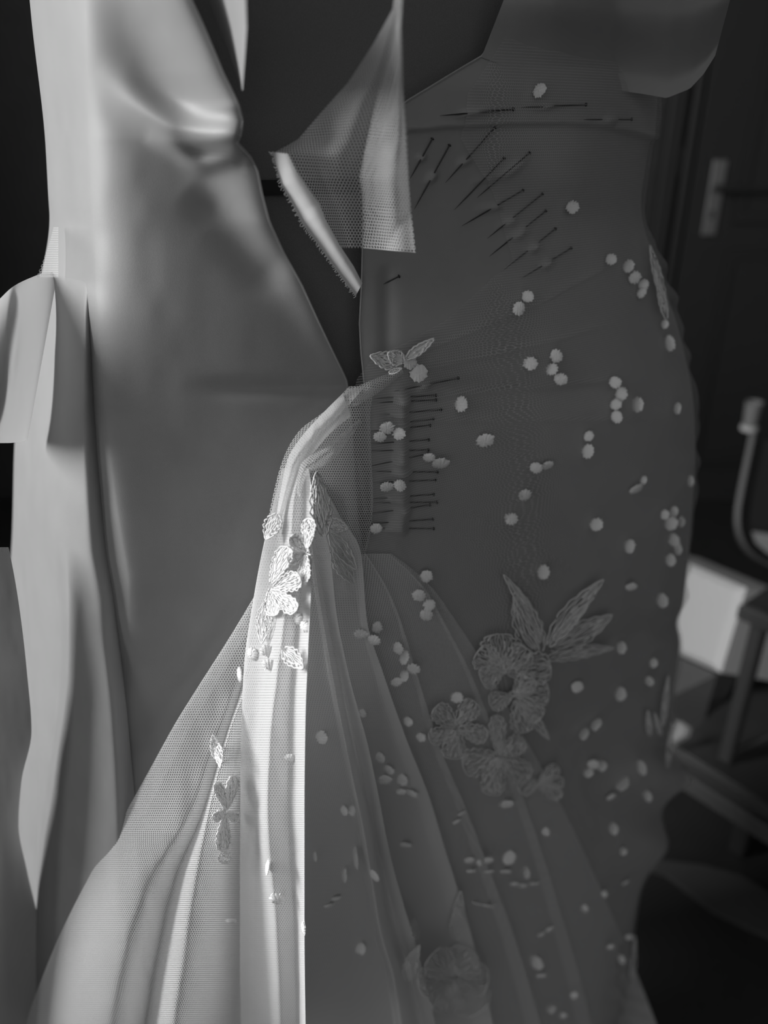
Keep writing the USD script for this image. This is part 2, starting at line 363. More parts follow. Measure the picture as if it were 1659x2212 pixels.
obj('small_sun_patch', trimesh.Trimesh(np.vstack([pq, pq + nrm * .012])).convex_hull, M_white, None, smooth=20, label='small white piece added for a patch of sun at the corner of the table shelf', cat='light_spot')
# metal framed chair cut off by the right picture edge
ch = thing('metal_chair', 'chair with a bent metal tube frame, cut off by the right picture edge', 'chair')
cp = [(1628, 930), (1614, 1000), (1600, 1070), (1594, 1125), (1603, 1168), (1625, 1197), (1660, 1218), (1740, 1255), (1860, 1300)]
cs = CubicSpline(np.arange(len(cp)), np.array(cp, float)); ss = cs(np.linspace(0, len(cp) - 1, 60))
obj('frame', tube(at_depth(ss[:, 0], ss[:, 1], np.full(60, 1.95)), .010, 10), M_steel, ch)
bk = [(1640, 950), (1622, 1040), (1612, 1120), (1620, 1160), (1660, 1200), (1860, 1270), (1900, 960)]
bm = trimesh.Trimesh(np.vstack([at_depth(*np.array(bk, float).T, np.full(7, 1.965)), at_depth(*np.array(bk, float).T, np.full(7, 1.99))])).convex_hull
obj('backrest', bm, M_black, ch)
st = [(1624, 1148), (1700, 1160), (1860, 1200), (1860, 1262), (1660, 1196), (1632, 1172)]
obj('seat_pad', trimesh.Trimesh(np.vstack([at_depth(*np.array(st, float).T, np.full(6, 1.91)), at_depth(*np.array(st, float).T, np.full(6, 1.93))])).convex_hull, plain('seat_cover', 0.35, 0.6), ch)
b0 = at_depth(np.array(1740.), np.array(1255.), np.array(1.95))
for dx_ in (0.0, 0.12): obj('leg', tube([b0 + [dx_, 0, 0], [b0[0] + dx_ + .01, b0[1] + .02, 0.0]], .0065, 8), M_steel, ch)
sp = at_depth(np.array(1618.), np.array(926.), np.array(1.95)); st_ = at_depth(np.array(1624.), np.array(866.), np.array(1.95)); hh = np.linalg.norm(st_ - sp)
spool = thing('cup', 'small pale cup standing on the frame of the chair by the right picture edge', 'cup', loc=sp)
obj('cup_body', trimesh.creation.revolve([(0, 0.004), (.016, 0.004), (.021, hh), (.0195, hh), (.0145, .008), (0, .008)], sections=28), M_cup, spool, smooth=35)
obj('foot_ring', trimesh.creation.revolve([(0, -.003), (.020, -.003), (.021, 0.0), (.020, 0.008), (.016, 0.009), (0, .009)], sections=28), M_white, spool, smooth=35)
rg = [(1380, 1855), (1430, 1858), (1520, 1868), (1600, 1890), (1720, 1960), (1760, 2060), (1640, 2010), (1540, 1962), (1440, 1884), (1380, 1866)]  # thin grey slab with a curved edge, paler than the floor
obj('floor_shape', slab(rg, 0.012, 0.012), M_floor_shape, None, label='flat grey shape with a curved edge on the dark floor, lower right', cat='floor_shape')

# ------------------------------------------------------------------ dress form
form = thing('dress_form', 'dark grey cloth-covered dress form inside the gown, seen through the open back', 'dress form')
zz = np.linspace(0.62, 1.50, 120); tt = np.linspace(0, 2 * np.pi, 145)
T2, Z2 = np.meshgrid(tt, zz)
obj('torso', grid_mesh(surf(T2, Z2, -0.016)), M_form, form, smooth=True)
ztape = float(pt(640, 404, -0.016)[2])
zt = np.linspace(ztape - .0032, ztape + .0032, 3); T3, Z3 = np.meshgrid(tt, zt)
obj('waist_tape', grid_mesh(surf(T3, Z3, -0.0145)), M_tape, form, smooth=True, label='black tape around the waist of the form')
pole = trimesh.creation.cylinder(radius=.018, height=.64, sections=24); pole.apply_translation([CX[5], -.01, .32])
obj('stand_pole', pole, M_black, form)
base = trimesh.creation.revolve([(0, 0), (.17, 0), (.17, .012), (.06, .03), (0, .032)], sections=40); base.apply_translation([CX[5], -.01, 0])
obj('stand_base', base, M_black, form)

# ------------------------------------------------------------------ pins: head pixel, tip pixel, gap in the visible shaft (fractions) or None
PINS = [((934, 300), (886, 386)), ((971, 314), (895, 452)), ((1069, 276), (962, 395)), ((1089, 342), (982, 453)), ((1144, 330), (1031, 427)),
        ((1130, 411), (998, 488)), ((1172, 419), (1053, 515)), ((1179, 456), (1057, 554)), ((1200, 494), (1086, 585)), ((1234, 536), (1126, 602))]
GAPS = [(.42, .55), (.42, .58), (.55, .68), (.33, .47), (.18, .55), (.42, .52), (.53, .70), (.38, .60), (.35, .52), (.42, .60)]
BAND = [((1109, 236), (950, 250)), ((1266, 226), (1126, 232)), ((1364, 258), (1261, 258)), ((1403, 268), (1400, 252))]
BGAP = [(.46, .74), (.62, .83), (.45, .72), None]
WAIST = [((990, 817), (852, 845)), ((942, 854), (810, 861)), ((942, 864), (807, 870)), ((953, 885), (819, 896)), ((936, 905), (812, 921)), ((929, 919), (798, 932)),
         ((926, 950), (796, 959)), ((925, 972), (795, 974)), ((925, 980), (795, 1008)), ((945, 1020), (804, 1018)), ((941, 1037), (804, 1043)), ((937, 1068), (800, 1078)),
         ((944, 1085), (807, 1086)), ((929, 1091), (798, 1110)), ((935, 1122), (800, 1131)), ((937, 1142), (808, 1141))]
WGAP = [(.43, .62), (.46, .66), (.43, .66), (.59, .83), (.45, .98), (.42, .84), None, (.38, .52), (.38, .58), (.41, .70), (.48, .65), (.43, .73), None, (.35, .51), (.49, .70), (.50, .82)]
bumps = []                      # cloth pinched up over the middle of each pin
for (h, t), g in list(zip(PINS, GAPS)) + list(zip(BAND, BGAP)) + list(zip(WAIST, WGAP)):
    if g is None: continue
    h, t = np.array(h, float), np.array(t, float); d = t - h; L = np.hypot(*d); mid = h + d * (g[0] + g[1]) / 2
    bumps.append((mid, d / L, (g[1] - g[0]) * L / 2))

# ------------------------------------------------------------------ gown, right half of the back
R_EDGE = [(1190, -160), (1150, -80), (1112, 0), (1075, 75), (1040, 122), (960, 168), (880, 216), (815, 262), (790, 330), (784, 450), (783, 540), (781, 620), (777, 700), (780, 760), (787, 830), (792, 890), (796, 950), (800, 1020), (803, 1080), (804, 1130), (787, 1200), (772, 1290), (765, 1400), (760, 1700), (760, 2300)]
HEM = [(800, 300), (880, 284), (960, 277), (1090, 270), (1200, 268), (1290, 275), (1362, 290), (1400, 300)]
def relief_right(px, py):
    o = np.zeros(np.shape(px))
    d, s = poly_dist(px, py, HEM); below = py - np.interp(px, [p[0] for p in HEM], [p[1] for p in HEM])
    o += 0.0022 * (1 - smoothstep(below, -5, 4)) * smoothstep(py, 120, 200)      # folded hem band along the top
    o += 0.0006 * np.exp(-(below / 7) ** 2)
    for mid, dr, half in bumps:
        a = (px - mid[0]) * dr[0] + (py - mid[1]) * dr[1]; b = -(px - mid[0]) * dr[1] + (py - mid[1]) * dr[0]
        w = np.abs(a) < 60
        if np.any(w): o = o + 0.0024 * np.exp(-(a / (half * 1.05)) ** 4 - (b / 8.0) ** 2)
    # soft vertical fold left by pressing at the centre back, and the waist crease
    o += 0.0030 * np.exp(-((px - 866) / 16.0) ** 2) * smoothstep(py, 815, 850) * (1 - smoothstep(py, 1130, 1170))
    o -= 0.0020 * np.exp(-((px - 838) / 18.0) ** 2) * smoothstep(py, 560, 610) * (1 - smoothstep(py, 740, 800))
    o -= 0.0022 * np.exp(-((py - 842 - (px - 1000) * .02) / 24.0) ** 2) * smoothstep(px, 900, 1000) * (1 - smoothstep(px, 1250, 1480))
    o += 0.0040 * np.exp(-((px - 1225) / 90) ** 2 - ((py - 350) / 140) ** 2) - .003 * np.exp(-((px - 1195 - (py - 450) * .5) / 60) ** 2 - ((py - 460) / 60) ** 2)
    # dip under the tulle to the right of the embroidery
    o -= 0.004 * np.exp(-((py - 1365 + (px - 1400) * .25) / 26.0) ** 2) * smoothstep(px, 1180, 1400)
    for yc, wd, am in ((1678, 48, .020), (1825, 55, .015), (1560, 30, .005), (2080, 60, .006)): o = o + am * smoothstep(px, 1280, 1420) * np.exp(-((py - yc) / wd) ** 2)    # loose folds at the side
    o += 0.0012 * (meshkit.fbm(np.stack([px / 170, py / 170, 0 * px], -1), 3, 5) - .5)
    return o
def edge_theta(edge, zs):
    e = np.array(edge, float); e = np.vstack([np.linspace(a, b, 8, endpoint=False) for a, b in zip(e[:-1], e[1:])] + [e[-1:]])
    P = pt(e[:, 0], e[:, 1]); z = P[:, 2]; th = back_theta(P)
    o = np.argsort(z); z, th = z[o], th[o]
    return np.interp(zs, z, th), P
def panel(edge, far, z0, z1, nz, nt, relief, power=1.6, extra=0.0, along_ray=False):
    zs = np.r_[np.linspace(z0, .85, nz // 4, endpoint=False), np.linspace(.85, z1, nz - nz // 4)]; te, _ = edge_theta(edge, zs)
    s = np.linspace(0, 1, nt) ** power
    T = te[:, None] + (far - te[:, None]) * s[None, :]; Z = np.repeat(zs[:, None], nt, 1)
    P = surf(T, Z); px, py, _ = project(P)
    o = relief(px, py) + extra
    if along_ray:                                     # loose cloth lifts towards the back of the room
        o = o * smoothstep(T, -4.4, -3.4); D = P - C
        return C + D * (1 - o / np.linalg.norm(D, axis=2))[..., None], px, py
    return surf(T, Z, o), px, py
gown = thing('wedding_gown', 'white satin wedding gown with an open back, pinned on a dress form', 'gown')
Pr, _, _ = panel(R_EDGE, math.radians(80), 0.22, 1.42, 680, 300, relief_right)
g = grid_mesh(Pr)
obj('back_panel', g, M_cotton, gown, smooth=True)
def edge_tube(P, r, m_, name, parent):
    return obj(name, tube(P[:, 0][::2], r, 5), m_, parent)
edge_tube(Pr, .0005, M_cotton, 'edge_seam', gown)

# ------------------------------------------------------------------ gown, left half of the back
L_EDGE = [(330, -200), (372, -90), (412, 0), (440, 60), (482, 160), (515, 225), (524, 262), (520, 290), (512, 308), (540, 338), (556, 370), (566, 420), (582, 480), (612, 545), (650, 612), (688, 695), (720, 762), (748, 820), (756, 870), (760, 940), (765, 1050), (772, 1130), (786, 1200), (772, 1290), (765, 1400), (760, 1700), (760, 2300)]
le = np.array(L_EDGE, float)
def smooth_line(q): q = np.array(q, float); return CubicSpline(np.arange(len(q)), q)(np.linspace(0, len(q) - 1, 40))
F1 = [(215, 175), (260, 205), (310, 240), (370, 272), (440, 288), (505, 296)]
F2 = [(330, 300), (400, 335), (440, 352), (490, 338), (535, 335)]
F1, F2 = smooth_line(F1), smooth_line(F2)
def relief_left(px, py):
    ex = np.interp(py, le[:, 1], le[:, 0]); d = ex - px
    amp = np.interp(py, [-200, 0, 230, 300, 330, 370, 480, 620, 760, 830], [.034, .034, .030, .018, .010, .014, .012, .006, .002, 0])
    wid = np.interp(py, [-200, 0, 230, 300, 370, 500, 620, 830], [150, 140, 120, 110, 110, 110, 70, 40])
    o = amp * np.exp(-(np.clip(d, 0, None) / wid) ** 2 * 1.6)
    a, s = poly_dist(px, py, F1); o = o + .012 * np.exp(-(a / 38) ** 2) * smoothstep(px, 200, 380)
    a, s = poly_dist(px, py, F2); o = o + .004 * np.exp(-(a / 20) ** 2) * smoothstep(px, 300, 400)
    a, s = poly_dist(px, py, [(400, 400), (480, 470), (570, 580)]); o = o - .004 * np.exp(-(a / 45) ** 2) * smoothstep(s, .0, .35)
    o -= .0035 * np.exp(-((py - 838) / 20.0) ** 2) * smoothstep(px, 380, 560)
    a, s = poly_dist(px, py, [(170, 1190), (215, 1320), (250, 1440), (268, 1520)]); o = o - .003 * np.exp(-(a / 26) ** 2) * np.sin(np.pi * np.clip(s, 0.02, .98))
    xr = np.interp(py, [-200, 0, 300, 600, 900, 1100, 1250, 1700, 2300], [176, 182, 188, 205, 228, 252, 278, 282, 300]); d = px - xr      # standing side fold
    o = o + np.interp(py, [-200, 300, 900, 1300, 1800], [.022, .024, .018, .017, .018]) * np.where(d > 0, np.exp(-(np.clip(d, 0, None) / np.interp(py, [0, 300, 700, 1000], [140, 150, 120, 105])) ** 1.3), np.exp(-(np.clip(-d, 0, None) / 260.0) ** 2))
    o += .002 * (meshkit.fbm(np.stack([px / 160, py / 300, 0 * px], -1), 3, 9) - .5)
    return o
Pl, _, _ = panel(L_EDGE, math.radians(-262), 0.22, 1.42, 560, 330, relief_left, power=1.35, extra=.001, along_ray=True)
obj('back_panel', grid_mesh(Pl), M_satin, gown, smooth=True)
edge_tube(Pl, .0006, M_satin, 'edge_seam', gown)
# loose shoulder strap beside the upper left panel
rows = []
for t in np.linspace(0, 1, 24):
    y = -150 + t * 345
    xl = np.interp(y, [-150, 0, 190], [405, 452, 521]); xr = np.interp(y, [-150, 0, 60, 110, 195], [520, 531, 533, 530, 524])
    s = np.linspace(0, 1, 14); x = xl + (xr - xl) * s
    rows.append(pt(x, np.full(14, y), .012 + .070 * s ** 1.1 * (1 - .45 * t)))
obj('strap', grid_mesh(np.array(rows)), M_satin, gown, smooth=True)
# right shoulder and cap sleeve, close to the lens
rows = []
for t in np.linspace(0, 1, 40):
    y0 = -160 + t * 300
    xs = np.linspace(0, 1, 50)
    top = np.array([np.interp(s, [0, .25, .6, .8, 1], [1150, 1220, 1400, 1500, 1620]) for s in xs])
    bot = np.array([np.interp(s, [0, .25, .6, .72, .85, .94, 1], [1040, 1180, 1395, 1440, 1490, 1520, 1545]) for s in xs])
    ytop = np.full(50, -160.0); ybot = np.interp(xs, [0, .25, .6, .72, .85, .94, 1], [124, 172, 204, 212, 192, 160, 120])
    x = top + (bot - top) * t; y = ytop + (ybot - ytop) * t
    Z = zb(np.minimum(x, 1330), np.maximum(y, -160))
    off = .004 + .035 * np.sin(np.pi * np.clip(xs * .9 + .1, 0, 1)) * (1 - t) + .03 * xs ** 2 * (1 - .4 * t)
    rows.append(at_depth(x, y, Z - off * np.maximum(smoothstep(t, 1.0, .5), .12)))
obj('cap_sleeve', grid_mesh(np.array(rows)), M_cotton, gown, smooth=True)

# ------------------------------------------------------------------ tulle
CELL = 0.00138
def curve(p):
    p = np.array(p, float); return PchipInterpolator(p[:, 1], p[:, 0], extrapolate=True)
def lin(p):
    p = np.array(p, float); return lambda y: np.interp(y, p[:, 0], p[:, 1])
SHEETS = []
def sheet(name, cols, y0, y1, parent, mt, nrow=180, sub=10, anchor=0, cell=CELL, absolute=False, wob=0.0, seed=0, label=None, reg=True, under=None):
    """a sheet lofted through fold lines; cols: (pixel curve, [(y, distance in front of the gown)])"""
    ys = np.linspace(y0, y1, nrow); K = len(cols)
    X = np.stack([curve(c[0])(np.clip(ys, c[0][0][1], c[0][-1][1])) for c in cols], 1)
    O = np.stack([lin(c[1])(ys) for c in cols], 1)
    kk = np.linspace(0, K - 1, (K - 1) * sub + 1)
    X = PchipInterpolator(np.arange(K), X, axis=1)(kk); O = PchipInterpolator(np.arange(K), O, axis=1)(kk)
    Y = np.repeat(ys[:, None], len(kk), 1)
    if wob: O = O + wob * (meshkit.fbm(np.stack([X / 55, Y / 160, 0 * X + seed], -1), 3, seed) - .5)
    if under: O = O + under(X, Y)
    P = at_depth(X, Y, O) if absolute else pt(X, Y, O)
    ul = np.concatenate([np.zeros((nrow, 1)), np.cumsum(np.linalg.norm(np.diff(P, axis=1), axis=2), 1)], 1); ul -= ul[:, [anchor * sub]]
    a = P[:, anchor * sub]; vl = np.r_[0, np.cumsum(np.linalg.norm(np.diff(a, axis=0), axis=1))]
    uv = np.stack([ul, np.repeat(vl[:, None], len(kk), 1)], -1).reshape(-1, 2) / cell
    o = obj(name, grid_mesh(P), mt, parent, smooth=True, uv=uv, label=label)
    if reg: SHEETS.append(P.reshape(-1, 3))
    return P
tulle = thing('tulle_overlay', 'sheer embroidered tulle skirt gathered and pinned at the centre back', 'tulle')

# the flat veil over the right hip
VEIL_L = [(1190, -160), (1130, 0), (1060, 120), (1000, 200), (990, 300), (1060, 420), (1100, 560), (960, 690), (860, 745), (800, 775), (770, 815), (762, 850), (772, 1000), (790, 1150), (775, 1250), (765, 1400), (760, 1700), (760, 2300)]
WR = [([(880, 765), (1000, 720), (1180, 640), (1330, 560)], 0.0018, 5), ([(870, 800), (1000, 775), (1180, 735), (1300, 700)], 0.0021, 6), ([(890, 845), (1050, 845), (1200, 832), (1330, 815)], 0.0024, 7),
      ([(900, 905), (1100, 905), (1330, 905), (1450, 900)], 0.0018, 5), ([(920, 860), (1100, 835)], 0.0021, 4), ([(900, 1000), (1080, 1010), (1150, 1020)], 0.0012, 5), ([(930, 1075), (1060, 1130), (1250, 1235), (1400, 1350)], 0.0024, 6),
      ([(960, 1130), (1150, 1240), (1330, 1330), (1440, 1390)], 0.0021, 5), ([(1300, 1340), (1400, 1370), (1470, 1340)], .002, 12), ([(1280, 1560), (1380, 1630), (1450, 1700)], .0030, 9), ([(1150, 1500), (1250, 1700), (1300, 1850)], .002, 8),
      ([(845, 1160), (920, 1269), (1000, 1390), (1040, 1440)], .0022, 6), ([(1140, 1650), (1240, 1760), (1290, 1860)], .0018, 7)]
def relief_veil(px, py):
    o = relief_right(px, py) + .0022 + .0022 * (meshkit.fbm(np.stack([px / 120, py / 60, 0 * px], -1), 3, 3) - .5)
    for ln, a, w in WR:
        d, s = poly_dist(px, py, ln); o = o + a * np.exp(-(d / w) ** 2) * np.sin(np.pi * np.clip(s * .9 + .05, 0, 1)) ** .5
    # scalloped folds at the silhouette
    o = o + .006 * smoothstep(px, 1360, 1440) * .5 * smoothstep(py, 480, 540) * (1 - smoothstep(py, 640, 700)) * (1 + .5 * np.sin(py / 11.0))
    o = o + .0012 * smoothstep(px, 1400, 1480) * np.sin(py / 17.0 + 2 * np.sin(py / 40.0))
    return o
Pv, _, _ = panel(VEIL_L, math.radians(70), 0.22, 1.30, 640, 300, relief_veil)
du = np.concatenate([np.zeros((Pv.shape[0], 1)), np.cumsum(np.linalg.norm(np.diff(Pv, axis=1), axis=2), 1)], 1)[:, ::-1]
uvv = np.stack([du, np.repeat(Pv[:, :1, 2], Pv.shape[1], 1)], -1).reshape(-1, 2) / CELL
obj('hip_veil', grid_mesh(Pv), M_net_fine, tulle, smooth=True, uv=uvv)

# gathered pleats falling from the centre back; each column: fold line and how far it stands off the gown
E0 = [(612, 1180), (548, 1290), (500, 1370), (430, 1480), (380, 1560), (330, 1650), (280, 1740), (200, 1880), (120, 2040), (40, 2260)]
B0 = [(622, 1180), (565, 1300), (520, 1440), (460, 1600), (405, 1760), (320, 1900), (270, 2040), (230, 2260)]
V0 = [(628, 1180), (574, 1300), (536, 1440), (484, 1600), (436, 1760), (378, 1900), (345, 2040), (310, 2260)]
R1 = [(634, 1180), (588, 1300), (550, 1440), (497, 1580), (455, 1740), (425, 1900), (400, 2060), (370, 2260)]
D0 = [(645, 1180), (620, 1300), (580, 1440), (560, 1580), (555, 1740), (550, 1900), (548, 2260)]
PL = [(610, 1010), (590, 1090), (575, 1150), (548, 1290), (527, 1440), (521, 1580), (519, 1740), (518, 2000), (521, 2260)]
PV = [(628, 1010), (612, 1100), (604, 1180), (585, 1300), (560, 1440), (553, 1580), (552, 1740), (556, 2000), (560, 2260)]
PG = [(648, 1010), (634, 1100), (628, 1200), (614, 1350), (598, 1480), (585, 1600), (580, 1740), (600, 2000), (610, 2260)]
PW = [(658, 1010), (656, 1100), (650, 1200), (640, 1350), (628, 1480), (622, 1600), (620, 1740), (635, 2000), (640, 2260)]
PR = [(667, 1010), (676, 1110), (673, 1250), (666, 1400), (660, 1560), (658, 1740), (658, 2000), (661, 2260)]
def shift(c, dx, k=0.0): return [(x + dx + k * (y - c[0][1]), y) for x, y in c]
o = lambda *v: list(zip((1010, 1200, 1500, 1800, 2260), v))
c_left = [(shift(E0, 26, .03), o(.003, .005, .010, .016, .022)), (E0, o(.004, .008, .017, .035, .050)), (B0, o(.005, .009, .023, .052, .078)), (V0, o(.005, .008, .018, .036, .050)), (R1, o(.008, .013, .034, .070, .106)), (D0, o(.006, .008, .014, .028, .042))]
sheet('flared_fold', c_left, 1215, 2256, tulle, M_net_mid, 200, 14, 4, wob=.004, seed=3)
c_mid = [(shift(PL, 22), o(.006, .008, .012, .018, .03)), (shift(PL, 2), o(.008, .013, .026, .038, .055)), (PL, o(.010, .018, .034, .05, .07)), (PV, o(.014, .024, .044, .068, .093)), (PG, o(.025, .044, .070, .096, .125)), (PW, o(.024, .041, .068, .096, .126)), (PR, o(.032, .054, .088, .118, .150)), (shift(PR, -2), o(.020, .034, .055, .08, .11)), (shift(PR, -20), o(.006, .010, .016, .03, .05))]
P_mid = sheet('front_pleat', c_mid, 1012, 2256, tulle, M_net_dense, 260, 12, 6, wob=.0035, seed=5)
L1 = [(668, 1040), (670, 1110), (676, 1190), (688, 1280), (700, 1356), (736, 1552), (766, 1700), (783, 1780), (800, 1880), (825, 2022), (850, 2110), (872, 2260)]
L2 = [(676, 1040), (690, 1110), (712, 1190), (727, 1326), (760, 1483), (795, 1610), (815, 1705), (840, 1835), (867, 1937), (900, 2050), (950, 2260)]
L3 = [(684, 1040), (705, 1110), (735, 1190), (762, 1290), (793, 1416), (840, 1600), (872, 1750), (900, 1900), (990, 2260)]
L4 = [(694, 1040), (732, 1110), (779, 1190), (793, 1341), (830, 1461), (878, 1597), (926, 1718), (960, 1830), (1010, 1990), (1075, 2260)]
L6 = [(800, 1170), (862, 1215), (920, 1275), (960, 1345), (1010, 1440), (1060, 1560), (1120, 1700), (1190, 1900), (1290, 2260)]
L7 = [(786, 1190), (850, 1300), (905, 1470), (952, 1618), (1006, 1745), (1050, 1860), (1110, 2020), (1180, 2260)]
c_right = [(shift(PR, -8), o(.006, .008, .013, .022, .04)), (shift(L1, -4, -.012), o(.006, .009, .015, .024, .04)), (L1, o(.008, .014, .034, .056, .08)), (shift(L1, 3, .03), o(.008, .010, .016, .024, .04)), (L2, o(.010, .018, .036, .052, .075)), (shift(L2, -4, -.03), o(.006, .008, .012, .018, .03)), (L3, o(.005, .007, .012, .018, .03)),
           (L4, o(.008, .012, .020, .028, .045)), (shift(L4, -4, -.035), o(.004, .006, .009, .014, .02))]
sheet('side_pleat', c_right, 1046, 2256, tulle, M_net_dense, 220, 12, 2, wob=.002, seed=8)
c_far = [(shift(L4[2:], -6, -.035), o(.003, .005, .008, .012, .018)), (L7, o(.005, .007, .014, .022, .034)), (shift(L7, -3, -.03), o(.004, .005, .008, .012, .02)), (L6, o(.005, .006, .010, .014, .02)), (shift(L6, -2, -.03), o(.003, .004, .006, .008, .01)), (shift(L6, 4, .13), o(.003, .004, .006, .008, .01))]
sheet('side_pleat', c_far, 1196, 2256, tulle, M_net_mid, 200, 12, 2, wob=.002, seed=9)
# veil of net between the front pleat and the pinned edge, crossing the open back
VL = [(752, 836), (712, 880), (668, 925), (648, 975), (650, 1040), (668, 1100), (676, 1200), (680, 1290)]
VR = [(880, 790), (830, 815), (806, 850), (800, 900), (802, 980), (806, 1080), (800, 1150), (786, 1215), (778, 1290)]
VM = [((a[0] + b[0]) / 2, a[1]) for a, b in zip(VL, [(curve(VR)(y), y) for _, y in VL])]
oo = lambda *v: list(zip((836, 900, 1000, 1290), v))
sheet('crossing_net', [(VL, oo(.006, .012, .016, .010)), (VM, oo(.004, .006, .007, .008)), (VR, oo(.004, .003, .003, .004))], 838, 1288, tulle, M_net_mid, 90, 16, 2, wob=.002, seed=11)
# outer thin layer round the gathered bunch
QL = [(756, 832), (706, 884), (645, 932), (612, 990), (592, 1060), (578, 1130), (570, 1200), (566, 1290)]
QR = [(790, 832), (740, 890), (680, 950), (650, 1000), (628, 1060), (610, 1130), (600, 1200), (590, 1290)]
sheet('outer_net', [(QL, oo(.004, .008, .012, .010)), (QR, oo(.006, .016, .022, .02))], 834, 1280, tulle, M_net_mid, 90, 14, 1, wob=.002, seed=13)
# twisted bunch: swathe sweeping from the pinned edge down into the pleat
def swathe(name, left, right, offs, mt, n=70, w=22, bulge=.008, seed=1, parent=None):
    """a band between two pixel polylines"""
    l, r = np.array(left, float), np.array(right, float)
    tl = np.linspace(0, 1, len(l)); tr = np.linspace(0, 1, len(r)); t = np.linspace(0, 1, n)
    lx, ly = PchipInterpolator(tl, l[:, 0])(t), PchipInterpolator(tl, l[:, 1])(t); rx, ry = PchipInterpolator(tr, r[:, 0])(t), PchipInterpolator(tr, r[:, 1])(t)
    s = np.linspace(0, 1, w)
    X = lx[:, None] + (rx - lx)[:, None] * s; Y = ly[:, None] + (ry - ly)[:, None] * s
    O = np.interp(t, np.linspace(0, 1, len(offs)), offs)[:, None] + bulge * np.sin(np.pi * s)[None, :] + .002 * (meshkit.fbm(np.stack([X / 25, Y / 60, 0 * X + seed], -1), 2, seed) - .5)
    P = pt(X, Y, O)
    ul = np.concatenate([np.zeros((n, 1)), np.cumsum(np.linalg.norm(np.diff(P, axis=1), axis=2), 1)], 1)
    vl = np.r_[0, np.cumsum(np.linalg.norm(np.diff(P[:, w // 2], axis=0), axis=1))]
    uv = np.stack([ul, np.repeat(vl[:, None], w, 1)], -1).reshape(-1, 2) / CELL
    obj(name, grid_mesh(P), mt, parent or tulle, smooth=True, uv=uv); SHEETS.append(P.reshape(-1, 3)); return P
swathe('twisted_swathe', [(775, 905), (740, 935), (700, 962), (668, 985), (648, 1005), (640, 1060)], [(782, 912), (752, 950), (728, 985), (698, 1008), (668, 1022), (650, 1080)], [.004, .010, .020, .026, .026, .026], M_net, bulge=.008, seed=2)
swathe('twisted_swathe', [(740, 850), (690, 900), (650, 945), (622, 990), (606, 1060), (592, 1150)], [(758, 900), (715, 935), (680, 975), (652, 1010), (628, 1070), (594, 1152)], [.006, .014, .018, .020, .022, .022], M_net_dense, bulge=.006, seed=4)
swathe('twisted_swathe', [(756, 842), (800, 822), (840, 806), (868, 796)], [(762, 880), (806, 856), (842, 830), (872, 806)], [.004, .004, .004, .003], M_net_mid, bulge=.003, seed=6)

# the hanging flap of net at the waist, with its folded hem
flap = thing('tulle_flap', 'folded triangle of hexagonal net with a frayed hem, hanging at the open waist', 'tulle')
FE = [(846, -60), (850, 20), (800, 110), (752, 185), (690, 245), (640, 305), (606, 335), (600, 350), (620, 395), (650, 450), (690, 505), (710, 540)]
FC = [(866, -60), (856, 40), (838, 120), (815, 200), (793, 300), (776, 385), (782, 420), (785, 470), (784, 540)]
f_l = [(858, -60), (848, 20), (806, 95), (752, 178), (696, 240), (645, 300), (592, 330), (604, 352), (624, 400), (655, 455), (695, 515), (702, 536)]
f_r = [(864, -60), (858, 20), (838, 120), (815, 200), (793, 300), (776, 385), (782, 420), (785, 470), (784, 536)]
def two(name, L_, R_, offs_l, offs_r, mt, bul, seed, n=110, w=34, wav=0.0):
    l, r = np.array(L_, float), np.array(R_, float)
    def rs(q):
        s = np.r_[0, np.cumsum(np.linalg.norm(np.diff(q, axis=0), axis=1))]; s /= s[-1]; t = np.linspace(0, 1, n)
        return np.interp(t, s, q[:, 0]), np.interp(t, s, q[:, 1])
    (lx, ly), (rx, ry) = rs(l), rs(r); s = np.linspace(0, 1, w); t = np.linspace(0, 1, n)
    X = lx[:, None] + (rx - lx)[:, None] * s; Y = ly[:, None] + (ry - ly)[:, None] * s
    ol = np.interp(t, np.linspace(0, 1, len(offs_l)), offs_l)[:, None]; orr = np.interp(t, np.linspace(0, 1, len(offs_r)), offs_r)[:, None]
    O = ol + (orr - ol) * s + bul * np.sin(np.pi * s) + wav * np.sin(s * 9 + 2 * t[:, None])
    Z = np.minimum(zb(X, Y), .36) - O; P = at_depth(X, Y, Z)
    ul = np.concatenate([np.zeros((n, 1)), np.cumsum(np.linalg.norm(np.diff(P, axis=1), axis=2), 1)], 1)
    ul -= ul[:, -1:]; vl = np.r_[0, np.cumsum(np.linalg.norm(np.diff(P[:, -1], axis=0), axis=1))]
    uv = np.stack([ul, np.repeat(vl[:, None], w, 1)], -1).reshape(-1, 2) / CELL
    return P, uv
P1, uv1 = two('net_panel', f_l, f_r, [.07, .055, .034, .016, .008, .004], [.095, .075, .052, .042, .034, .026], M_net, .004, 1, wav=.0012)
obj('net_panel', grid_mesh(P1), M_net, flap, smooth=True, uv=uv1)
f2 = [(870, -60), (866, 60), (872, 200), (878, 280), (884, 400), (890, 470), (898, 546)]
P2, uv2 = two('folded_panel', f_r, f2, [.095, .075, .052, .042, .034, .026], [.105, .09, .072, .066, .056, .046], M_net_dense, .004, 2, wav=.0010)
sel = P2.copy(); obj('folded_panel', grid_mesh(P2), M_net, flap, smooth=True, uv=uv2)
P3, uv3 = two('folded_panel', [(x + 6, y) for x, y in f_r], [(x - 3, y - 6) for x, y in f2], [.08, .06, .040, .030, .024, .018], [.10, .085, .066, .058, .050, .040], M_net, .002, 3)
obj('folded_panel', grid_mesh(P3), M_net, flap, smooth=True, uv=uv3 + .37)
h_l = [(588, 328), (598, 362), (608, 400), (626, 430), (652, 482), (692, 535), (732, 592), (768, 640)]
